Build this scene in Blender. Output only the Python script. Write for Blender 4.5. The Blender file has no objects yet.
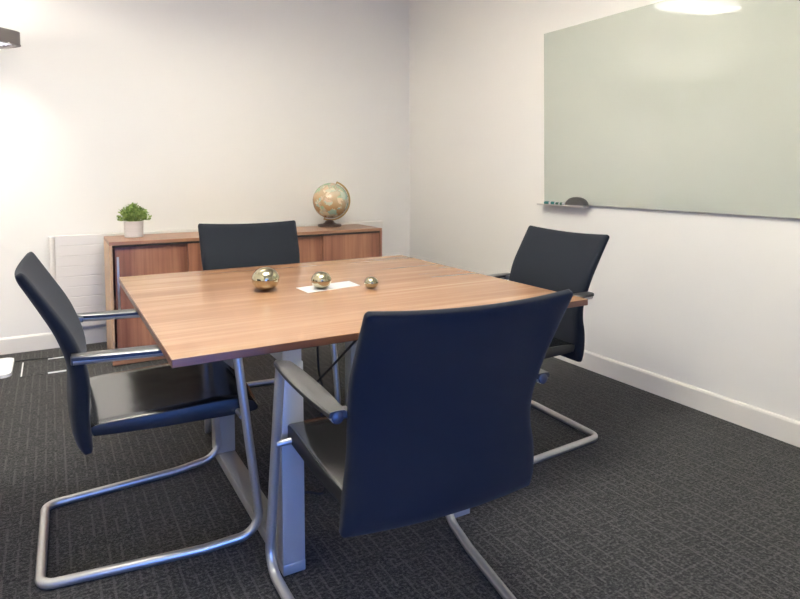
import bpy, bmesh, math, random
from mathutils import Vector, Matrix
random.seed(7)
S = bpy.context.scene
C = S.collection
PI = math.pi

# ------------------------------------------------------------------ camera
cam_d = bpy.data.cameras.new('camera')
cam = bpy.data.objects.new('camera', cam_d); C.objects.link(cam)
cam_d.sensor_width = 36; cam_d.lens = 612.6 / 800 * 36
cam_d.shift_y = -(299.5 - 208.8) / 800
cam_d.clip_start = 0.02
yaw, pit, rol = 0.5181, 0.0611, -0.0013
fwd = Vector((math.sin(yaw) * math.cos(pit), math.cos(yaw) * math.cos(pit), -math.sin(pit)))
r0 = Vector((math.cos(yaw), -math.sin(yaw), 0)); u0 = r0.cross(fwd)
rr = r0 * math.cos(rol) + u0 * math.sin(rol); uu = -r0 * math.sin(rol) + u0 * math.cos(rol)
M = Matrix((rr, uu, -fwd)).transposed().to_4x4()
M.translation = Vector((-1.0744, -2.5117, 1.2464))
cam.matrix_world = M
S.camera = cam

# ------------------------------------------------------------------ world, lights, exposure
w = bpy.data.worlds.new('added_blue_world'); S.world = w; w.use_nodes = True  # blue surroundings added to shine in through the made-up door
w.node_tree.nodes['Background'].inputs[0].default_value = (0.30, 0.46, 1.0, 1)
w.node_tree.nodes['Background'].inputs[1].default_value = 1.2
S.view_settings.view_transform = 'Standard'
S.view_settings.look = 'None'
S.view_settings.gamma = 1
S.view_settings.exposure = 1.58
S.view_settings.use_curve_mapping = False

def area(name, loc, size, power, col, direction=(0, 0, -1), spread=PI):
    d = bpy.data.lights.new(name, 'AREA'); d.shape = 'RECTANGLE'
    d.size, d.size_y = size; d.energy = power; d.color = col; d.spread = spread
    o = bpy.data.objects.new(name, d); C.objects.link(o); o.location = loc
    o.rotation_euler = Vector(direction).to_track_quat('-Z', 'Y').to_euler()
    return o
XL, XR, YN, YB, ZC = -2.0, 1.8406, -3.2, 2.4235, 2.88
CEIL_W, BLUE_W, UP_W, DOWN_W = 0.9, 3.5, 3.0, 4.4
LAMP = (-1.55, 1.95)
area('ceiling_light_glow', (-0.50, 1.05, 2.625), (0.9, 0.34), CEIL_W, (1, 0.985, 0.90))
area('ceiling_light_glow', (-0.4, -0.7, 2.625), (0.9, 0.34), 14, (1, 0.985, 0.90))  # unseen second pendant, added and placed to even out the wall brightness
area('added_ceiling_wash', (-0.50, 1.05, 2.69), (0.9, 0.34), 0.3, (1, 0.985, 0.90), (0, 0, 1))
area('added_ceiling_wash', (-0.4, -0.7, 2.69), (0.9, 0.34), 60, (1, 0.985, 0.90), (0, 0, 1))  # upward fill added to bounce ambient light off the ceiling
area('added_blue_fill', (-0.75, YN + 0.04, 0.5), (0.9, 0.8), BLUE_W, (0.03, 0.22, 1.0), (0, 1, 0), math.radians(110))  # low blue fill added behind the camera, its source is unknown

# ------------------------------------------------------------------ materials
def mat(name, col, rough=0.5, metal=0.0, **kw):
    m = bpy.data.materials.new(name); m.use_nodes = True
    b = m.node_tree.nodes['Principled BSDF']
    b.inputs['Base Color'].default_value = (*col, 1)
    b.inputs['Roughness'].default_value = rough
    b.inputs['Metallic'].default_value = metal
    for k, v in kw.items(): b.inputs[k.replace('_', ' ')].default_value = v
    return m
class G:
    def __init__(s, m): s.t = m.node_tree; s.b = s.t.nodes['Principled BSDF']
    def n(s, typ, **kw):
        x = s.t.nodes.new(typ)
        for k, v in kw.items():
            if k.startswith('_'): setattr(x, k[1:], v)
            else: x.inputs[k.replace('_', ' ')].default_value = v
        return x
    def l(s, a, b): s.t.links.new(a, b)
    def ramp(s, fac, stops):
        r = s.n('ShaderNodeValToRGB'); e = r.color_ramp.elements
        while len(e) < len(stops): e.new(0.5)
        for i, (p, c) in enumerate(stops): e[i].position = p; e[i].color = (*c, 1)
        s.l(fac, r.inputs[0]); return r.outputs[0]
    def coord(s, scale=(1, 1, 1), rot=(0, 0, 0), kind='Object'):
        t = s.n('ShaderNodeTexCoord'); m = s.n('ShaderNodeMapping')
        m.inputs['Scale'].default_value = scale; m.inputs['Rotation'].default_value = rot
        s.l(t.outputs[kind], m.inputs[0]); return m.outputs[0]
    def noise(s, vec, scale, detail=4, rough=0.5, dist=0):
        x = s.n('ShaderNodeTexNoise', Scale=scale, Detail=detail, Roughness=rough, Distortion=dist)
        s.l(vec, x.inputs['Vector']); return x.outputs['Fac']
    def mix(s, fac, a, b, mode='MIX'):
        x = s.n('ShaderNodeMix', _data_type='RGBA', _blend_type=mode)
        for sock, v in ((x.inputs[0], fac), (x.inputs[6], a), (x.inputs[7], b)):
            if hasattr(v, 'links'): s.l(v, sock)
            elif isinstance(v, (int, float)): sock.default_value = v
            else: sock.default_value = (*v, 1)
        return x.outputs[2]
    def math(s, op, a, b=0.0):
        x = s.n('ShaderNodeMath', _operation=op)
        for i, v in enumerate((a, b)):
            if hasattr(v, 'links'): s.l(v, x.inputs[i])
            else: x.inputs[i].default_value = v
        return x.outputs[0]
    def bump(s, h, strength, dist=0.01):
        b = s.n('ShaderNodeBump', Strength=strength, Distance=dist)
        s.l(h, b.inputs['Height']); s.l(b.outputs[0], s.b.inputs['Normal'])
    def col(s, c): s.l(c, s.b.inputs['Base Color'])

def wall_paint(name, c):
    m = mat(name, c, 0.75); g = G(m)
    v = g.coord()
    g.bump(g.noise(v, 160, 3), 0.06, 0.002)
    return m
M_WALL = wall_paint('warm_white_wall_paint', (0.835, 0.81, 0.755))
M_CEIL = wall_paint('ceiling_white', (0.86, 0.84, 0.80))
M_SKIRT = mat('skirting_gloss', (0.80, 0.76, 0.69), 0.35)
M_RAD = mat('radiator_enamel', (0.78, 0.74, 0.68), 0.35)

def carpet():
    m = mat('charcoal_carpet', (0.03, 0.03, 0.03), 0.95)
    g = G(m)
    v = g.coord()
    sx = g.n('ShaderNodeSeparateXYZ'); g.l(v, sx.inputs[0]); X, Y = sx.outputs[0], sx.outputs[1]
    # random cells of cut and loop pile
    fine = g.noise(v, 95, 3, 0.8)
    mid = g.noise(v, 30, 3, 0.6)
    # long light threads running down the room, broken up at random
    vl = g.coord((34, 3.2, 1)); cell = g.n('ShaderNodeTexVoronoi', Scale=1.0); cell.feature = 'F1'; cell.distance = 'CHEBYCHEV'
    g.l(vl, cell.inputs['Vector'])
    thr = g.math('FRACT', g.math('MULTIPLY', X, 27.0))
    line = g.math('LESS_THAN', g.math('ABSOLUTE', g.math('SUBTRACT', thr, 0.5)), 0.09)
    brk = g.math('GREATER_THAN', g.noise(g.coord((24, 9, 1)), 1.0, 2), 0.47)
    lines = g.math('MULTIPLY', line, brk)
    thr2 = g.math('FRACT', g.math('MULTIPLY', Y, 30.0))
    line2 = g.math('LESS_THAN', g.math('ABSOLUTE', g.math('SUBTRACT', thr2, 0.5)), 0.09)
    brk2 = g.math('GREATER_THAN', g.noise(g.coord((14, 30, 1)), 1.0, 2), 0.48)
    lines2 = g.math('MULTIPLY', g.math('MULTIPLY', line2, brk2), 0.5)
    L = g.math('MAXIMUM', lines, lines2)
    c = g.ramp(fine, [(0.38, (0.003, 0.003, 0.0033)), (0.5, (0.018, 0.0175, 0.0170)), (0.62, (0.115, 0.109, 0.104))])
    c = g.mix(g.math('MULTIPLY', mid, 0.5), c, (0.022, 0.021, 0.0205))
    c = g.mix(g.math('MULTIPLY', L, 0.42), c, (0.13, 0.122, 0.115))
    g.col(c)
    g.b.inputs['Sheen Weight'].default_value = 0.15
    g.b.inputs['Sheen Roughness'].default_value = 0.5
    g.b.inputs['Specular IOR Level'].default_value = 0.15
    h = g.math('ADD', g.math('ADD', fine, g.math('MULTIPLY', mid, 0.6)), g.math('MULTIPLY', L, 0.4))
    g.bump(h, 0.9, 0.006)
    return m
M_CARPET = carpet()

def wood(name, axis, dark, midc, light, rough=0.35, scale=1.0, contrast=1.0, bump=0.03):
    m = mat(name, midc, rough); g = G(m)
    sc = [9 * scale, 9 * scale, 9 * scale]; sc[axis] = 0.55 * scale
    v = g.coord(tuple(sc))
    n1 = g.noise(v, 1.0, 5, 0.55, 0.6)
    sc2 = [60 * scale, 60 * scale, 60 * scale]; sc2[axis] = 1.2 * scale
    n2 = g.noise(g.coord(tuple(sc2)), 1.0, 3, 0.6)
    f = g.math('ADD', g.math('MULTIPLY', n1, 0.72), g.math('MULTIPLY', n2, 0.28))
    a = 0.5 - 0.16 / contrast; b = 0.5 + 0.16 / contrast
    g.col(g.ramp(f, [(a, dark), (0.5, midc), (b, light)]))
    if bump: g.bump(n2, bump, 0.002)
    return m
M_TABLE = wood('walnut_laminate_top', 0, (0.255, 0.131, 0.073), (0.305, 0.163, 0.092), (0.375, 0.220, 0.132), 0.25, contrast=1.15, bump=0)
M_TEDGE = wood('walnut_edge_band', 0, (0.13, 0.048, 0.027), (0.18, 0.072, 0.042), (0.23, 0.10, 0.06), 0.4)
M_CABH = wood('walnut_laminate_horizontal', 0, (0.22, 0.105, 0.06), (0.30, 0.15, 0.087), (0.38, 0.20, 0.12), 0.35)
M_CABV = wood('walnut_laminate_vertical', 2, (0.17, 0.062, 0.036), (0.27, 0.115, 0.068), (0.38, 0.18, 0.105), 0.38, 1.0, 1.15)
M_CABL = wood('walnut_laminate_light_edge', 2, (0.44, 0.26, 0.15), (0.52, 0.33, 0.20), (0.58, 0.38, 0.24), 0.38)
M_UNDER = mat('dark_underside_board', (0.05, 0.04, 0.035), 0.6)
M_DARK = mat('dark_recess', (0.02, 0.012, 0.01), 0.7)

def fabric(name, c):
    m = mat(name, c, 0.85); g = G(m)
    g.b.inputs['Sheen Weight'].default_value = 0.08
    g.b.inputs['Specular IOR Level'].default_value = 0.15
    g.bump(g.noise(g.coord(), 700, 2), 0.25, 0.001)
    return m
M_FAB = fabric('charcoal_upholstery', (0.0120, 0.0145, 0.0205))
M_LEATH = mat('black_leather', (0.009, 0.009, 0.010), 0.19, 0, IOR=3.0)
gl = G(M_LEATH); gl.bump(gl.noise(gl.coord(), 9, 1), 0.15, 0.01)
M_VINYL = mat('black_side_trim', (0.014, 0.014, 0.016), 0.45, 0)
M_SILVER = mat('satin_silver_paint', (0.56, 0.55, 0.54), 0.34, 0.75)
M_LEGP = mat('silver_powder_coat', (0.47, 0.465, 0.455), 0.40, 0.3)
M_BLKP = mat('black_plastic', (0.02, 0.02, 0.022), 0.34, 0, IOR=2.3)
M_CHROME = mat('gilded_chrome', (0.50, 0.46, 0.32), 0.07, 1.0)
M_PAPER = mat('white_paper', (0.55, 0.55, 0.57), 0.4)
M_CABLE = mat('black_cable', (0.012, 0.012, 0.013), 0.5)
M_LAMPG = mat('lamp_housing_grey', (0.17, 0.15, 0.14), 0.45, 0.2)
M_LAMPW = mat('lamp_white_base', (0.86, 0.86, 0.84), 0.4)
M_POT = mat('white_ceramic', (0.62, 0.58, 0.55), 0.45)
M_SOIL = mat('soil', (0.03, 0.02, 0.012), 0.9)
M_STEEL = mat('brushed_steel', (0.62, 0.60, 0.57), 0.3, 0.9)

def emis(name, col, st):
    m = bpy.data.materials.new(name); m.use_nodes = True
    b = m.node_tree.nodes['Principled BSDF']
    b.inputs['Base Color'].default_value = (*col, 1)
    b.inputs['Emission Color'].default_value = (*col, 1)
    b.inputs['Emission Strength'].default_value = st
    return m

# ------------------------------------------------------------------ mesh helpers
def link(name, bm, m, parent=None, smooth=True, loc=None, rot=None, angle=35):
    bmesh.ops.recalc_face_normals(bm, faces=bm.faces)
    me = bpy.data.meshes.new(name); bm.to_mesh(me); bm.free()
    for x in (m if isinstance(m, (list, tuple)) else [m]): me.materials.append(x)
    if smooth:
        for p in me.polygons: p.use_smooth = True
        me.set_sharp_from_angle(angle=math.radians(angle))
    o = bpy.data.objects.new(name, me); C.objects.link(o)
    if parent: o.parent = parent
    if loc: o.location = loc
    if rot: o.rotation_euler = rot
    return o
def tag(o, label, cat, group=None):
    o['label'] = label; o['category'] = cat
    if group: o['group'] = group
    return o
def thing(name, label, cat, loc=(0, 0, 0), rz=0, group=None):
    o = bpy.data.objects.new(name, None); C.objects.link(o); o.empty_display_size = 0.1
    o.location = loc; o.rotation_euler = (0, 0, rz)
    return tag(o, label, cat, group)
def structure(name, bm, m, smooth=False, parent=None):
    o = link(name, bm, m, parent, smooth)
    if not parent: o['kind'] = 'structure'
    return o
def box(bm, x0, x1, y0, y1, z0, z1, bev=0.0, seg=2):
    r = bmesh.ops.create_cube(bm, size=1)
    vs = r['verts']
    for v in vs:
        v.co = Vector((x0 + (v.co.x + .5) * (x1 - x0), y0 + (v.co.y + .5) * (y1 - y0), z0 + (v.co.z + .5) * (z1 - z0)))
    if bev > 0:
        es = list({e for v in vs for e in v.link_edges})
        bmesh.ops.bevel(bm, geom=es, offset=bev, segments=seg, profile=0.5, affect='EDGES')
    return bm
def bx(*a, **k): return box(bmesh.new(), *a, **k)
def fillet(pts, rads, n=8):
    out = [Vector(pts[0])]
    for i in range(1, len(pts) - 1):
        p, a, b = Vector(pts[i]), Vector(pts[i - 1]), Vector(pts[i + 1])
        da, db = (a - p).normalized(), (b - p).normalized()
        ang = da.angle(db); r = rads[i]
        if r <= 0: out.append(p); continue
        d = r / math.tan(ang / 2)
        A, B = p + da * d, p + db * d
        cen = p + (da + db).normalized() * (r / math.sin(ang / 2))
        va, vb = A - cen, B - cen
        tot = va.angle(vb)
        for k in range(n + 1):
            t = k / n
            out.append(cen + (va * math.sin((1 - t) * tot) + vb * math.sin(t * tot)) / math.sin(tot))
    out.append(Vector(pts[-1]))
    return out
def tube(bm, path, r, seg=14, caps=True):
    path = [Vector(p) for p in path]
    rs = r if isinstance(r, (list, tuple)) else [r] * len(path)
    T = []
    for i in range(len(path)):
        a = path[max(i - 1, 0)]; b = path[min(i + 1, len(path) - 1)]
        T.append((b - a).normalized())
    n = T[0].orthogonal().normalized(); rings = []
    for i, p in enumerate(path):
        if i: n = (T[i - 1].rotation_difference(T[i]) @ n)
        n = (n - T[i] * n.dot(T[i])).normalized(); b = T[i].cross(n)
        rings.append([bm.verts.new(p + (n * math.cos(2 * PI * k / seg) + b * math.sin(2 * PI * k / seg)) * rs[i]) for k in range(seg)])
    for A, B in zip(rings, rings[1:]):
        for k in range(seg): bm.faces.new((A[k], A[(k + 1) % seg], B[(k + 1) % seg], B[k]))
    if caps: bm.faces.new(rings[0][::-1]); bm.faces.new(rings[-1])
    return bm
def lathe(bm, prof, seg=32, cx=0, cy=0):
    rings = []
    for r, z in prof:
        if r < 1e-6: rings.append([bm.verts.new((cx, cy, z))])
        else: rings.append([bm.verts.new((cx + r * math.cos(2 * PI * k / seg), cy + r * math.sin(2 * PI * k / seg), z)) for k in range(seg)])
    for A, B in zip(rings, rings[1:]):
        for k in range(seg):
            a0, a1 = A[k % len(A)], A[(k + 1) % len(A)]; b0, b1 = B[k % len(B)], B[(k + 1) % len(B)]
            vs = []
            for v in (a0, a1, b1, b0):
                if v not in vs: vs.append(v)
            if len(vs) > 2: bm.faces.new(vs)
    return bm
def prism(bm, outline, z0, z1, inset=0.0):
    a = [bm.verts.new((x, y, z0)) for x, y in outline]; b = [bm.verts.new((x, y, z1)) for x, y in outline]
    n = len(a)
    for i in range(n): bm.faces.new((a[i], a[(i + 1) % n], b[(i + 1) % n], b[i]))
    bm.faces.new(a[::-1]); bm.faces.new(b)
    return bm
def rrect(hx, hy, r, n=6, cx=0, cy=0):
    o = []
    for sx, sy, a in ((1, 1, 0), (-1, 1, PI / 2), (-1, -1, PI), (1, -1, 1.5 * PI)):
        for k in range(n + 1):
            t = a + PI / 2 * k / n
            o.append((cx + sx * (hx - r) + r * math.cos(t), cy + sy * (hy - r) + r * math.sin(t)))
    return o

# ------------------------------------------------------------------ room shell
W = 0.12
structure('floor', bx(XL - W, XR + W, YN - W, YB + W, -0.10, 0), M_CARPET)
structure('ceiling', bx(XL - W, XR + W, YN - W, YB + W, ZC, ZC + 0.1), M_CEIL)
structure('wall_back', bx(XL, XR, YB, YB + W, 0, ZC), M_WALL)
structure('wall_right', bx(XR, XR + W, YN - W, YB + W, 0, ZC), M_WALL)
structure('wall_left', bx(XL - W, XL, YN - W, YB + W, 0, ZC), M_WALL)
bm = bmesh.new()
DX0, DX1, DZ = -1.55, 0.05, 2.1
box(bm, XL, DX0, YN - W, YN, 0, ZC); box(bm, DX1, XR, YN - W, YN, 0, ZC); box(bm, DX0, DX1, YN - W, YN, DZ, ZC)
structure('wall_near', bm, M_WALL)
d = bpy.data.objects.new('added_door_1', None); C.objects.link(d); d['kind'] = 'structure'  # unseen glazed door, made up to carry the added blue light
bm = bmesh.new()
for x0, x1 in ((DX0, DX0 + .06), (-.78, -.72), (DX1 - .06, DX1)): box(bm, x0, x1, YN - .09, YN - .03, 0, DZ)
box(bm, DX0, DX1, YN - .09, YN - .03, DZ - .06, DZ)
link('added_door_frame', bm, M_SILVER, d, False)
mg = mat('added_door_glass', (0.8, 0.9, 1), 0.02, 0, Transmission_Weight=1.0)
link('pane', bx(DX0 + .06, DX1 - .06, YN - .065, YN - .055, 0.002, DZ - .06), mg, d, False)

def skirting(name, along, a0, a1, wall, sgn):
    bm = bmesh.new(); h, t = 0.113, 0.016
    prof = [(0, 0), (t, 0), (t, h - .012), (t - .003, h - .006), (t - .007, h - .002), (0, h)]
    rows = []
    for a in (a0, a1):
        rows.append([bm.verts.new((wall + sgn * p, a, z) if along == 'y' else (a, wall + sgn * p, z)) for p, z in prof])
    n = len(prof)
    for i in range(n): bm.faces.new((rows[0][i], rows[0][(i + 1) % n], rows[1][(i + 1) % n], rows[1][i]))
    bm.faces.new(rows[0]); bm.faces.new(rows[1][::-1])
    structure(name, bm, M_SKIRT, False)
skirting('baseboard_right', 'y', YN, YB - .016, XR, -1)
skirting('baseboard_back', 'x', XL + .016, XR, YB, -1)
skirting('baseboard_left', 'y', YN, YB, XL, 1)

# ------------------------------------------------------------------ ceiling lights
ML = emis('luminaire_diffuser', (1, 0.95, 0.88), 1.25)
def lens(hx, hy, n=20):
    top = [(-hx + 2 * hx * k / n, hy * (1 - abs(-1 + 2 * k / n) ** 2.6) + .012) for k in range(n + 1)]
    return top + [(x, -y) for x, y in reversed(top)]
for i, (cx, cy) in enumerate(((-0.50, 1.05), (-0.4, -0.7))):  # the second one is out of view, added for wall light
    t = thing('pendant_light', ('wing-shaped white pendant light mirrored at the top of the glass board', 'wing-shaped white pendant light added out of view high above the nearest chair')[i], 'pendant light', (cx, cy, 2.63))
    link('housing', prism(bmesh.new(), lens(.66, .26), .012, .045), M_STEEL, t, False)
    link('diffuser', prism(bmesh.new(), lens(.56, .235), 0, .012), ML, t, False)
    for x in (-.4, .4):
        link('suspension_wire', tube(bmesh.new(), [(x, 0, .045), (x, 0, ZC - 2.63)], .002, 6), M_STEEL, t)

# ------------------------------------------------------------------ sideboards
def sideboard(x0, x1, label):
    t = thing('sideboard', label, 'sideboard', ((x0 + x1) / 2, 1.746, 0), 0, 'walnut sideboards along the back wall')
    h = (x1 - x0) / 2 - .0005; D = 0.44; H = 0.80; th = 0.022
    bm = bmesh.new(); box(bm, -h, h, 0, D, H - th, H, 0.001, 1)
    link('top', bm, M_CABH, t, True)
    for s in (-1, 1):
        a, b = sorted((s * h, s * (h - .018)))
        link('side_panel', bx(a, b, 0.0, D, 0.045, H - th), M_CABL if s < 0 else M_CABV, t, False)
    link('back_panel', bx(-h + .018, h - .018, D - .012, D, 0.045, H - th), M_CABV, t, False)
    link('bottom_panel', bx(-h, h, -.014, D, 0.008, 0.045, bev=.001, seg=1), M_CABH, t, False)
    link('plinth', bx(-h + .01, h - .01, 0.02, D - .01, 0, 0.008), M_DARK, t, False)
    link('shelf', bx(-h + .018, h - .018, 0.06, D - .012, 0.40, 0.418), M_CABH, t, False)
    link('door_track', bx(-h + .018, h - .018, 0.004, 0.052, H - th - .014, H - th), M_DARK, t, False)
    zt = H - th - .010
    dl = link('door', bx(-h + .034, .02, 0.032, 0.048, 0.047, zt, bev=.001, seg=1), M_CABV, t, False)
    dr = link('door', bx(0.0, h - .018, 0.010, 0.026, 0.047, zt, bev=.001, seg=1), M_CABV, t, False)
    link('handle', bx(-h + .044, -h + .058, 0.020, 0.032, 0.32, 0.70, bev=.003), M_STEEL, dl)
    return t
sideboard(-0.766, 0.197, 'walnut sideboard with sliding doors under the potted plant')
sideboard(0.198, 1.189, 'walnut sideboard with sliding doors under the globe')

# ------------------------------------------------------------------ radiator
t = thing('radiator', 'white ribbed panel radiator on the back wall behind the sideboards', 'radiator', (0.22, YB, 0.14))
bm = bmesh.new(); RX = 1.30
N = 9; hh = (0.80 - 0.14) / N
prof = []
for i in range(N):
    z = i * hh
    for k, (dy, dz) in enumerate(((.0632, 0.0), (.0653, .0025), (.066, .006), (.066, hh * .5), (.066, hh - .006), (.0655, hh - .002))):
        prof.append((-dy, z + dz))
prof += [(-.055, N * hh), (-.03, N * hh), (-.03, 0)]
A = [bm.verts.new((-RX + .02, y, z)) for y, z in prof]; B = [bm.verts.new((RX, y, z)) for y, z in prof]
for i in range(len(prof)): bm.faces.new((A[i], A[(i + 1) % len(prof)], B[(i + 1) % len(prof)], B[i]))
bm.faces.new(A); bm.faces.new(B[::-1])
link('panel', bm, M_RAD, t, False)
bm = bmesh.new(); tube(bm, [(-RX, -.048, 0), (-RX, -.048, N * hh - .01)], .020, 12)
link('end_pipe', bm, M_RAD, t)
bm = bmesh.new(); tube(bm, [(-RX, -.048, N * hh - .012), (-RX, -.048, N * hh - .002)], .023, 12)
link('air_vent_cap', bm, M_LAMPW, t)
for x in (-RX + .15, RX - .15): link('bracket', bx(x, x + .03, -.03, 0, .1, .5), M_RAD, t, False)
bm = bmesh.new(); tube(bm, [(-RX + .08, -.048, .01), (-RX + .08, -.048, -.14)], .0075, 10); link('supply_pipe', bm, M_RAD, t)

# ------------------------------------------------------------------ floor lamp (uplighter)
t = thing('floor_lamp', 'tall uplighter floor lamp with a grey head at the left edge, white base', 'floor lamp', (LAMP[0], LAMP[1], 0))
link('base', prism(bmesh.new(), rrect(.23, .20, .05, 6, .002, .085), 0, .02), M_LAMPW, t, True, angle=60)
bm = bmesh.new(); tube(bm, [(0, .02, .02), (0, .02, 2.02)], .022, 16); link('pole', bm, M_LAMPW, t)
ang = math.atan2(-.6, -.8)
def wing(hl, hw, n=24):
    o = []
    for k in range(n * 2):
        a = 2 * PI * k / (2 * n)
        c, s = math.cos(a), math.sin(a)
        x = hl * math.copysign(abs(c) ** .28, c); y = hw * math.copysign(abs(s) ** .45, s)
        o.append((x * math.cos(ang) - y * math.sin(ang), x * math.sin(ang) + y * math.cos(ang)))
    return o
def ring(bm, outer, inner, z0, z1):
    n = len(outer)
    L = [[bm.verts.new((x, y, z)) for x, y in o] for o, z in ((outer, z0), (outer, z1), (inner, z1), (inner, z0))]
    for j in range(4):
        P, Q = L[j], L[(j + 1) % 4]
        for i in range(n): bm.faces.new((P[i], P[(i + 1) % n], Q[(i + 1) % n], Q[i]))
    return bm
hd = link('lamp_head', ring(bmesh.new(), wing(.36, .14), wing(.345, .125), 2.042, 2.120), M_LAMPG, t)
link('lower_rim', ring(bmesh.new(), wing(.363, .143), wing(.343, .123), 2.036, 2.043), M_LAMPG, hd)
M_LOUV = mat('louvre_metal', (0.30, 0.30, 0.34), 0.4, 0.5)
ca, sa = math.cos(ang), math.sin(ang)
def blade(bm, cx, cy, dx, dy, hl, th=.0012, z0=2.043, z1=2.062):
    n_ = Vector((-dy, dx, 0)) * th; d_ = Vector((dx, dy, 0)) * hl; c_ = Vector((cx, cy, 0))
    pl = [c_ - d_ - n_, c_ + d_ - n_, c_ + d_ + n_, c_ - d_ + n_]
    return prism(bm, [(p.x, p.y) for p in pl], z0, z1)
bm = bmesh.new()
for k in range(-9, 10):
    u = k * .034; blade(bm, u * ca, u * sa, -sa, ca, .118 if abs(k) < 9 else .095)
for k in (-2, -1, 0, 1, 2):
    v = k * .042; blade(bm, -sa * v, ca * v, ca, sa, .33)
link('louvre', bm, M_LOUV, t, False)
link('tray', prism(bmesh.new(), wing(.342, .122), 2.075, 2.082), M_LAMPG, t)
a = area('uplight_glow', (LAMP[0], LAMP[1], 2.10), (.64, .16), UP_W, (1, 0.95, 0.88), (0, 0, 1))
a.rotation_euler = (PI, 0, -ang) ; a.parent = None
b = area('downlight_glow', (LAMP[0], LAMP[1], 2.07), (.64, .16), DOWN_W, (1, 0.95, 0.88), (0, 0, -1), math.radians(118))
b.rotation_euler = (0, 0, ang)
link('lamp_tube', tube(bmesh.new(), [(.31 * math.cos(ang), .31 * math.sin(ang), 2.092), (-.31 * math.cos(ang), -.31 * math.sin(ang), 2.092)], .008, 10), emis('fluorescent', (1, .96, .9), 3), t)

# ------------------------------------------------------------------ glass board with pen tray
t = thing('glass_whiteboard', 'large frameless pale green glass writing board on the right wall', 'whiteboard', (XR, 0.594, 1.034))
M_GLASSB = mat('back_painted_glass', (0.46, 0.485, 0.42), 0.012, 0, IOR=1.85, Coat_Weight=0.0)
M_GLASSE = mat('glass_edge_green', (0.22, 0.36, 0.29), 0.15)
TILT = math.radians(-1.2)          # the top edge stands a little further off the wall
bm = bx(-.006, 0, -2.1, 0, 0, 1.119, bev=.001, seg=1)
link('glass_panel', bm, M_GLASSB, t, False, (-.018, 0, 0), (0, TILT, 0))
link('backing', bx(0, .001, -2.099, -.001, .001, 1.118), M_GLASSE, t, False, (-.018, 0, 0), (0, TILT, 0))
for y in (-.08, -2.02):
    for z in (.08, 1.04):
        link('standoff', tube(bmesh.new(), [(-.0165 - z * math.tan(-TILT), y, z), (-.0005, y, z)], .012, 14), M_STEEL, t)
t = thing('pen_tray', 'slim metal pen tray under the left corner of the glass board', 'tray', (XR, 0.40, 1.024))
link('shelf', bx(-.075, 0, -.20, .21, -.004, 0, bev=.0015), M_STEEL, t)
link('lip', bx(-.077, -.073, -.20, .21, -.004, .006, bev=.001, seg=1), M_STEEL, t, False)
def marker(name, y0, y1, x, label, capc, group=None):
    t = thing(name, label, 'marker', (x, (y0 + y1) / 2, 1.024 + .0115), 0, group)
    L = (y1 - y0) / 2
    bm = tube(bmesh.new(), [(0, L * .3, 0), (0, -L, 0)], .010, 14); link('barrel', bm, M_PAPER, t)
    bm = tube(bmesh.new(), [(0, -L * .55, 0), (0, -L * .05, 0)], .0105, 14); link('printed_band', bm, capc, t)
    bm = tube(bmesh.new(), [(0, L, 0), (0, L * .92, 0), (0, L * .25, 0)], [.006, .010, .011], 14); link('cap', bm, capc, t)
M_TEAL = mat('teal_plastic', (0.01, 0.16, 0.15), 0.35); M_GREEN = mat('dark_green_plastic', (0.02, 0.10, 0.06), 0.35)
marker('whiteboard_marker', .45, .58, XR - .035, 'white and teal marker at the left end of the pen tray', M_TEAL)
marker('whiteboard_marker', .365, .445, XR - .06, 'short green-capped marker on the pen tray beside the grey eraser', M_GREEN)
# eraser: half dome grip on a felt pad
t = thing('board_eraser', 'dark grey half-dome board eraser on the pen tray', 'eraser', (XR - .050, .275, 1.024))
bm = bmesh.new(); n = 12; rows = []
for j in range(9):
    u = -1 + 2 * j / 8; q = .028 * (1 - .12 * u * u)
    rows.append([bm.verts.new((u * .024, .085 * (1 - .1 * u * u) * math.cos(PI * k / n), .010 + (.050 * (1 - .25 * u ** 4)) * math.sin(PI * k / n) ** .8)) for k in range(n + 1)])
for P_, Q_ in zip(rows, rows[1:]):
    for k in range(n): bm.faces.new((P_[k], P_[k + 1], Q_[k + 1], Q_[k]))
    bm.faces.new((P_[0], Q_[0], Q_[n], P_[n]))
bm.faces.new(rows[0]); bm.faces.new(rows[-1][::-1])
link('grip', bm, mat('grey_plastic', (0.06, 0.058, 0.056), 0.45), t)
link('felt_pad', bx(-.023, .023, -.08, .08, 0, .010), mat('felt', (.35, .34, .32), .9), t, False)

# ------------------------------------------------------------------ floor box and cables
t = thing('floor_box', 'carpeted floor socket box lid with steel edge strips beside the lamp base', 'floor box', (-1.145, 1.96, 0))
M_INS = M_CARPET
link('lid', bx(-.125, .125, -.165, .165, 0.0002, .0035), M_INS, t, False)
for x0, x1, y0, y1 in ((-.125, -.117, -.16, .15), (.02, .12, .155, .167), (.02, .12, -.167, -.155)):
    link('edge_strip', bx(x0, x1, y0, y1, .0005, .007), M_LAMPW, t, False)
def cable(name, pts, r, label):
    # smooth polyline
    P_ = [Vector(p) for p in pts]; out = []
    Q = [P_[0]] + P_ + [P_[-1]]
    for i in range(1, len(Q) - 2):
        for k in range(8):
            s = k / 8; a, b, c, e = Q[i - 1], Q[i], Q[i + 1], Q[i + 2]
            out.append(0.5 * ((2 * b) + (c - a) * s + (2 * a - 5 * b + 4 * c - e) * s * s + (3 * b - a - 3 * c + e) * s ** 3))
    out.append(P_[-1])
    o = link(name, tube(bmesh.new(), out, r, 8), M_CABLE); return tag(o, label, 'cable')
cable('power_cable', [(-1.31, 2.16, .006), (-1.24, 2.17, .005), (-1.15, 2.14, .008), (-1.10, 2.125, .009)], .004, 'thin dark cable lying from the lamp base to the floor box')
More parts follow.
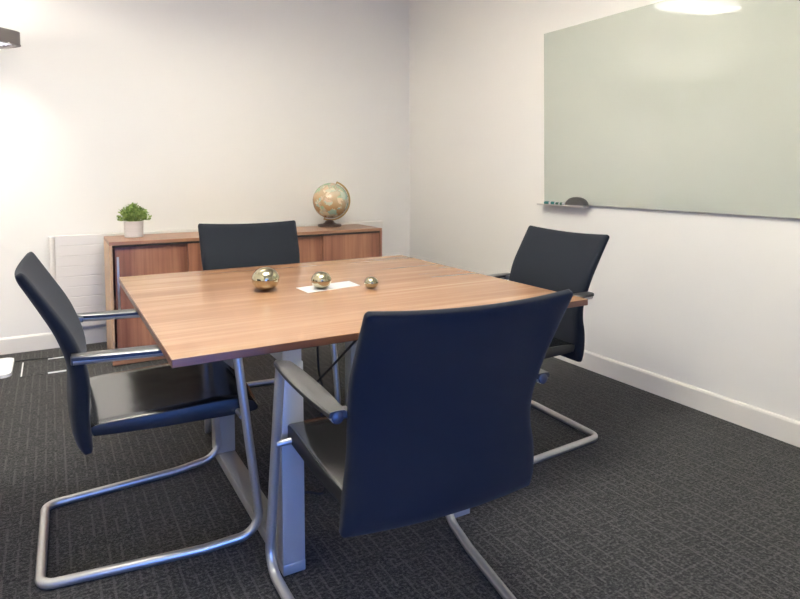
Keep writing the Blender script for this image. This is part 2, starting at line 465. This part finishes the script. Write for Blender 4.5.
cable('data_cable', [(-.10, -.08, .7045), (-.10, -.085, .55), (-.10, -.095, .40), (-.10, -.135, .33), (-.12, -.17, .2), (-.15, -.25, .05), (-.19, -.36, .006), (-.25, -.33, .006), (-.36, -.31, .006)], .005, 'black cable hanging straight down under the table then along the carpet')
cable('power_cable', [(-.118, -.614, .7045), (-.118, -.46, .595), (-.118, -.30, .480), (-.118, -.133, .363), (-.118, .0, .26), (-.12, .08, .19), (-.14, .2, .06), (-.15, .35, .006), (-.10, .6, .006)], .005, 'black cable slanting under the table, crossing the straight one')

# ------------------------------------------------------------------ meeting table
t = thing('meeting_table', 'square walnut meeting table on silver legs, in the middle of the room', 'table', (0, 0, 0))
bm = bmesh.new(); box(bm, -.80, .80, -.7595, .7595, .7045, .73, .0015, 1)
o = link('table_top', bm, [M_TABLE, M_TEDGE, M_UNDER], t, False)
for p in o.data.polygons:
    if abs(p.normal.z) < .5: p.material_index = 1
    if p.normal.z < -.5: p.material_index = 2
for xc in (-.453, .182):
    link('foot_rail', bx(xc - .036, xc + .036, -.70, .15, .004, .045, bev=.004), M_LEGP, t)
    lg = link('leg', bx(xc - .036, xc + .036, -.757, -.70, .030, .665, bev=.003), M_LEGP, t)
    link('foot_cap', bx(xc - .0365, xc + .0365, -.7585, -.699, 0, .034, bev=.003), M_LEGP, lg)
    link('leg', bx(xc - .046, xc + .036, .08, .155, .045, .665, bev=.003), M_LEGP, t)
    link('side_beam', bx(xc - .03, xc + .03, -.757, .70, .665, .7045), M_LEGP, t, False)
for y in (-.10, .55):
    link('cross_beam', bx(-.42, .155, y, y + .05, .665, .7045), M_LEGP, t, False)

# ------------------------------------------------------------------ things on the table
def ball(x, y, r, label):
    bm = bmesh.new(); bmesh.ops.create_uvsphere(bm, u_segments=48, v_segments=28, radius=r)
    h = r * .87
    for v in bm.verts: v.co.z *= .87
    o = link('decorative_ball', bm, M_CHROME, None, True, (x, y, .73 + h - .0004), angle=180)
    return tag(o, label, 'ornament', 'metallic ball ornaments on the table')
ball(-.277, .065, .059, 'largest of the three golden mirror balls on the table')
ball(-.054, -.022, .044, 'middle-sized golden mirror ball, standing on the white card')
ball(.141, -.123, .0305, 'smallest of the three golden mirror balls on the table')
bm = bmesh.new()
vs = [(-.142, .056), (-.137, -.077), (.130, -.033), (.135, .096)]
prism(bm, vs, .7300, .7310)
o = link('card', bm, M_PAPER, None, False); tag(o, 'white rectangular card lying under the middle mirror ball', 'card')
for ob in bpy.data.objects:
    if ob.name == 'decorative_ball.001': ob.location.z += .001

# ------------------------------------------------------------------ potted plant
t = thing('potted_plant', 'small bushy green plant in a white pot on the sideboard', 'plant', (-.588, 2.03, .80))
link('pot', lathe(bmesh.new(), [(0, 0), (.056, 0), (.060, .004), (.063, .108), (.060, .110), (.057, .108), (.055, .085), (0, .085)], 40), M_POT, t)
link('soil', lathe(bmesh.new(), [(0, .098), (.04, .097), (.0555, .093)], 24), M_SOIL, t)
def leafmat(name, c1, c2):
    m = mat(name, c1, 0.5, Subsurface_Weight=0.0); g = G(m)
    nf = g.noise(g.coord(), 38, 2)
    g.col(g.ramp(nf, [(0.3, c1), (0.7, c2)])); return m
M_LEAF = leafmat('plant_leaf', (0.08, 0.17, 0.02), (0.36, 0.46, 0.12))
bm = bmesh.new(); bs = bmesh.new()
for i in range(170):
    a = random.uniform(0, 2 * PI); el = random.uniform(.0, 1.5) 
    R_ = random.uniform(.080, .112) * (1 - .12 * math.sin(el))
    d_ = Vector((math.cos(a) * math.cos(el), math.sin(a) * math.cos(el), math.sin(el)))
    tip = Vector((d_.x * R_, d_.y * R_, .10 + d_.z * R_ * 1.15 + .01))
    base = Vector((d_.x * .02, d_.y * .02, .095)); midp = (base + tip) / 2 + Vector((0, 0, .012))
    tube(bs, [base, midp, tip], .0011, 4)
    for j in range(7):
        f = .45 + .55 * j / 6
        p = base.lerp(tip, f) + Vector((0, 0, .012 * 4 * f * (1 - f)))
        ld = (d_ * .6 + Vector((random.uniform(-1, 1), random.uniform(-1, 1), random.uniform(-.3, 1.0))) * .8).normalized()
        sd = ld.cross(Vector((random.uniform(-1, 1), random.uniform(-1, 1), random.uniform(-1, 1)))).normalized()
        L = random.uniform(.014, .024); w_ = L * .30; nn = ld.cross(sd) * L * .12
        q = [p, p + ld * L * .45 + sd * w_ + nn, p + ld * L, p + ld * L * .45 - sd * w_ + nn, p + ld * L * .45]
        v = [bm.verts.new(x) for x in q]
        bm.faces.new((v[0], v[1], v[4])); bm.faces.new((v[1], v[2], v[4])); bm.faces.new((v[2], v[3], v[4])); bm.faces.new((v[3], v[0], v[4]))
fo = link('foliage', bm, M_LEAF, t, True, angle=180)
link('stems', bs, M_LEAF, t)

# ------------------------------------------------------------------ globe
t = thing('desk_globe', 'antique-style beige desk globe with a brass arc on the sideboard', 'globe', (.885, 2.08, .80))
def globemat():
    m = mat('globe_map', (0.6, 0.45, 0.25), 0.25); g = G(m)
    v = g.coord()
    vw = g.coord((1, 1, 1))
    n1 = g.noise(v, 13, 5, 0.6, .4)
    vor = g.n('ShaderNodeTexVoronoi', Scale=22.0); g.l(v, vor.inputs['Vector'])
    cc = g.ramp(g.math('FRACT', g.math('MULTIPLY', vor.outputs['Distance'], 3.0)), [(0, (0.62, 0.45, 0.25)), (1, (0.62, 0.45, 0.25))])
    sep = g.n('ShaderNodeSeparateColor'); g.l(vor.outputs['Color'], sep.inputs[0])
    land = g.ramp(sep.outputs[0], [(0.1, (0.30, 0.42, 0.28)), (0.35, (0.66, 0.52, 0.34)), (0.55, (0.56, 0.38, 0.26)), (0.75, (0.28, 0.44, 0.36)), (0.95, (0.72, 0.60, 0.42))])
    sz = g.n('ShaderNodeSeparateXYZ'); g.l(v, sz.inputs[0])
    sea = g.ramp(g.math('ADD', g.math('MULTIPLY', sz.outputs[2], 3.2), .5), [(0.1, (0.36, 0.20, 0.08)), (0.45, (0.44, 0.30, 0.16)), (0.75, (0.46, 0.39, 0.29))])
    k = g.ramp(n1, [(0.47, (0, 0, 0)), (0.485, (1, 1, 1))])
    c = g.mix(k, sea, land)
    kb = g.ramp(n1, [(0.455, (0, 0, 0)), (0.477, (1, 1, 1)), (0.50, (0, 0, 0))])
    c = g.mix(g.math('MULTIPLY', kb, .5), c, (0.25, 0.16, 0.08))
    g.col(c); g.b.inputs['Coat Weight'].default_value = 0.4
    return m
gc = Vector((0.01, 0, .210)); gr = .144
bm = bmesh.new(); bmesh.ops.create_uvsphere(bm, u_segments=48, v_segments=32, radius=gr)
sp = link('sphere', bm, globemat(), t, True, gc, (0, math.radians(23), 0), angle=180)
M_BRASS = mat('brass', (0.42, 0.27, 0.10), 0.35, 0.7)
bm = bmesh.new(); R1 = gr + .006; secs = []
ax_a = math.radians(90 - 20)
# flat strip of brass, bent in the plane facing the room, round the right side
vd = math.radians(-12)
for k in range(33):
    a = ax_a - PI * k / 32
    cs, sn_ = math.cos(a), math.sin(a); row = []
    for rad, dy in ((R1, -.008), (R1, .008), (R1 + .013, .008), (R1 + .013, -.008)):
        x = rad * cs; z = rad * sn_
        row.append(bm.verts.new((gc.x + x * math.cos(vd) - dy * math.sin(vd), gc.y + x * math.sin(vd) + dy * math.cos(vd), gc.z + z)))
    secs.append(row)
for A, B in zip(secs, secs[1:]):
    for j in range(4): bm.faces.new((A[j], A[(j + 1) % 4], B[(j + 1) % 4], B[j]))
bm.faces.new(secs[0]); bm.faces.new(secs[-1][::-1])
link('meridian_arc', bm, M_BRASS, t)
bm = bmesh.new()
e = Vector((math.cos(ax_a) * math.cos(vd), math.cos(ax_a) * math.sin(vd), math.sin(ax_a)))
for s_ in (1, -1):
    link('pivot_pin', tube(bmesh.new(), [gc + e * s_ * (gr - .004), gc + e * s_ * (gr + .021)], .005, 10), M_BRASS, t)
M_DKW = mat('dark_wood', (0.055, 0.032, 0.026), 0.3)
link('base', lathe(bmesh.new(), [(0, 0), (.094, 0), (.097, .004), (.097, .014), (.090, .020), (.055, .024), (.045, .032), (.0, .034)], 40), M_DKW, t)
link('stem', lathe(bmesh.new(), [(0, .030), (.036, .030), (.040, .038), (.028, .048), (.016, .054), (0, .054)], 30), M_DKW, t)

# ------------------------------------------------------------------ chairs
def lerp_tab(tab, x):
    for (a, *A), (b, *B) in zip(tab, tab[1:]):
        if x <= b:
            f = (x - a) / (b - a); f2 = f
            return [p + (q - p) * f2 for p, q in zip(A, B)]
    return tab[-1][1:]
def catmull(pts, n):
    P_ = [Vector(p) for p in pts]; Q = [2 * P_[0] - P_[1]] + P_ + [2 * P_[-1] - P_[-2]]; out = []
    for i in range(1, len(Q) - 2):
        for k in range(n):
            s = k / n; a, b, c, e = Q[i - 1], Q[i], Q[i + 1], Q[i + 2]
            out.append(0.5 * ((2 * b) + (c - a) * s + (2 * a - 5 * b + 4 * c - e) * s * s + (3 * b - a - 3 * c + e) * s ** 3))
    out.append(P_[-1]); return out
def backrest_bm():
    # v (depth), z, half width, half thickness: bottom to top
    prof = catmull([(-.208, .393, 2.76), (-.220, .45, 2.74), (-.224, .52, 2.69), (-.220, .59, 2.59), (-.228, .66, 2.60), (-.262, .76, 2.70), (-.310, .85, 2.73), (-.372, .957, 2.76)], 10)
    thick = [(0, .016), (.08, .024), (.35, .027), (.5, .024), (.8, .018), (1, .015)]
    L = [0]
    for a, b in zip(prof, prof[1:]): L.append(L[-1] + (Vector((a.x, a.y)) - Vector((b.x, b.y))).length)
    tot = L[-1]; rc = .014; re = .034
    def at(d):
        for i in range(len(L) - 1):
            if d <= L[i + 1] + 1e-9:
                f = (d - L[i]) / (L[i + 1] - L[i]); p = prof[i].lerp(prof[i + 1], f)
                tg = (prof[i + 1] - prof[i]); tg.z = 0; tg.normalize(); return p, tg
        return prof[-1], (prof[-1] - prof[-2]).normalized()
    e = [0, .0015, .004, .008, .013, .018, .026, .034]
    ds = e + [.034 + (tot - .068) * k / 26 for k in range(1, 26)] + [tot - x for x in reversed(e)]
    bm = bmesh.new(); F, K = [], []
    for d in ds:
        p, tg = at(d); de = min(d, tot - d)
        hw = p.z / 10
        if de < rc: hw -= rc - math.sqrt(max(rc * rc - (rc - de) ** 2, 0))
        ws = [-hw + x for x in e] + [-hw + .034 + (2 * hw - .068) * k / 14 for k in range(1, 14)] + [hw - x for x in reversed(e)]
        T = lerp_tab(thick, d / tot)[0]
        nrm = Vector((tg.y, -tg.x))          # towards the sitter (v, z)
        fr, br = [], []
        for u in ws:
            dd = min(de, hw - abs(u)); q = min(max(dd, 0) / re, 1)
            h = T * (.30 + .70 * math.sqrt(max(1 - (1 - q) ** 2, 0)))
            s = u / .275; t_ = d / tot
            curve = .020 * (s * s - 1)       # gentle hollow towards the sitter
            dz = -.012 * (1 - s * s) * (t_ if t_ > .5 else (1 - t_) * .8) * (1 if abs(t_ - .5) > .0 else 0)
            if t_ < .5: dz = -.008 * (1 - s * s) * (1 - 2 * t_)
            else: dz = -.012 * (1 - s * s) * (2 * t_ - 1)
            v0, z0 = p.x + curve * .8, p.y + dz
            fr.append(bm.verts.new((u, v0 + nrm.x * h, z0 + nrm.y * h)))
            br.append(bm.verts.new((u, v0 - nrm.x * h, z0 - nrm.y * h)))
        F.append(fr); K.append(br)
    m, n = len(F), len(F[0])
    for i in range(m - 1):
        for j in range(n - 1):
            bm.faces.new((F[i][j], F[i][j + 1], F[i + 1][j + 1], F[i + 1][j]))
            bm.faces.new((K[i][j + 1], K[i][j], K[i + 1][j], K[i + 1][j + 1]))
    rim = [(0, j) for j in range(n)] + [(i, n - 1) for i in range(1, m)] + [(m - 1, j) for j in range(n - 2, -1, -1)] + [(i, 0) for i in range(m - 2, 0, -1)]
    for a, b in zip(rim, rim[1:] + rim[:1]):
        bm.faces.new((F[a[0]][a[1]], F[b[0]][b[1]], K[b[0]][b[1]], K[a[0]][a[1]]))
    return bm
def seat_bm():
    # side profile (v, z) of the top, waterfall front; lofted across the width
    top = catmull([(-.203, .455, 0), (-.19, .474, 0), (-.08, .480, 0), (.08, .485, 0), (.20, .488, 0), (.27, .483, 0), (.315, .466, 0), (.335, .443, 0)], 5)
    bot = catmull([(.330, .432, 0), (.31, .427, 0), (.24, .426, 0), (.10, .428, 0), (-.10, .432, 0), (-.195, .436, 0)], 5)
    loop = top + bot; bm = bmesh.new(); rows = []
    cv = .07; cz = .452
    cols = [(-1, .93), (-.995, .965), (-.985, .985), (-.965, 1), (-.8, 1), (-.4, 1), (0, 1), (.4, 1), (.8, 1), (.965, 1), (.985, .985), (.995, .965), (1, .93)]
    for s, k in cols:
        r = []
        for p in loop:
            wd = .260 - .012 * max(0, (.0 - p.x) / .2) 
            v_ = cv + (p.x - cv) * (1 - (1 - k) * .35); z_ = cz + (p.y - cz) * (k - (1 - k) * 2.5)
            if p.x > .15: v_ -= .02 * s * s * (p.x - .15) / .18
            z_ += -.006 * (1 - s * s) * (1 if p.y > .47 else 0)
            r.append(bm.verts.new((s * wd, v_, z_)))
        rows.append(r)
    n = len(loop)
    for A, B in zip(rows, rows[1:]):
        for i in range(n): bm.faces.new((A[i], A[(i + 1) % n], B[(i + 1) % n], B[i]))
    bm.faces.new(rows[0]); bm.faces.new(rows[-1][::-1])
    return bm
UA, VA, ZA, VF, ZF = .291, -.243, .694, .231, .680
UF, VFF, UR, VR, TR = .317, .300, .252, -.350, .0150
def frame_bm():
    um = UF - (UF - UR) * .30
    pts = [(-UA, VA, ZA), (-UA, VF, ZF), (-UF, VFF, TR + .018), (-um, .115, TR), (-UR, VR, TR), (UR, VR, TR), (um, .115, TR), (UF, VFF, TR + .018), (UA, VF, ZF), (UA, VA, ZA)]
    return tube(bmesh.new(), fillet(pts, [0, .045, .075, .12, .045, .045, .12, .075, .045, 0], 10), TR, 16)
def pad_bm(s):
    bm = bmesh.new(); rows = []
    n = 20
    for i in range(n + 1):
        f = i / n; v = VA - .004 + (VF + .028 - VA) * f
        z = ZA + (ZF - ZA) * f
        w_ = .020 + .011 * math.sin(PI * min(1, f * 1.02)) ** .8
        if f > .9: w_ *= math.sqrt(max(1 - ((f - .9) / .1) ** 2 * .5, 0))
        drop = .012 * max(0, (f - .85) / .15) ** 2
        sec = [(-1, .002), (-1, .0115), (-.85, .0155), (-.3, .0165), (.3, .0165), (.85, .0155), (1, .0115), (1, .002)]
        rows.append([bm.verts.new((s * UA + a * w_, v, z + b - drop)) for a, b in sec])
    for A, B in zip(rows, rows[1:]):
        for k in range(8): bm.faces.new((A[k], A[(k + 1) % 8], B[(k + 1) % 8], B[k]))
    bm.faces.new(rows[0]); bm.faces.new(rows[-1][::-1])
    return bm
def make_chair():
    t = thing('cantilever_chair', 'x', 'chair', (0, 0, 0), 0, 'cantilever chairs around the meeting table')
    link('backrest', backrest_bm(), M_FAB, t, True, angle=50)
    st = link('seat', seat_bm(), [M_LEATH, M_VINYL], t, True, angle=50)
    for p in st.data.polygons:
        if p.normal.z < .42: p.material_index = 1
    link('tube_frame', frame_bm(), M_SILVER, t)
    for s in (-1, 1):
        pd = link('armrest', pad_bm(s), [M_BLKP, M_VINYL], t, True, angle=40)
        for p in pd.data.polygons:
            if p.normal.z < .5: p.material_index = 1
        link('end_cap', tube(bmesh.new(), [(s * UA, VA - .006, ZA), (s * UA, VA - .004, ZA), (s * UA, VA + .004, ZA)], [.011, .0142, .0145], 20), mat_cap, pd)
        link('back_bracket', bx(*sorted((s * .255, s * (UA - .006))), -.235, -.205, .683, .703, bev=.003), M_BLKP, t)
    link('crossbar', tube(bmesh.new(), [(-.302, .246, .434), (-.235, .240, .442), (.235, .240, .442), (.302, .246, .434)], .010, 12), M_SILVER, t)
    br = link('seat_bracket', bx(-.03, .03, -.225, .06, .402, .432, bev=.004), M_BLKP, t)
    link('bracket_plate', bx(-.031, .031, -.20, .05, .397, .402), M_STEEL, br, False)
    return t
mat_cap = mat('navy_end_cap', (0.05, 0.055, 0.075), 0.35, 0.3)
def copy_tree(o, parent=None):
    c = o.copy(); C.objects.link(c)
    if parent: c.parent = parent
    for ch in [x for x in list(bpy.data.objects) if x.parent == o]: copy_tree(ch, c)
    return c
proto = make_chair()
spots = [(-.784, -.216, -1.594, 'black chair seen from the side at the left of the table, leather seat showing'),
         (-.226, -1.046, -.058, 'nearest black chair, its wide upholstered back turned to the viewer'),
         (.757, -.293, 1.537, 'black chair at the right of the table, below the glass board'),
         (-.133, .595, 3.043, 'black chair on the far side of the table, in front of the sideboards')]
chairs = [proto] + [copy_tree(proto) for _ in spots[1:]]
for o, (x, y, a_, lab) in zip(chairs, spots):
    o.location = (x, y, 0); o.rotation_euler.z = a_; o['label'] = lab
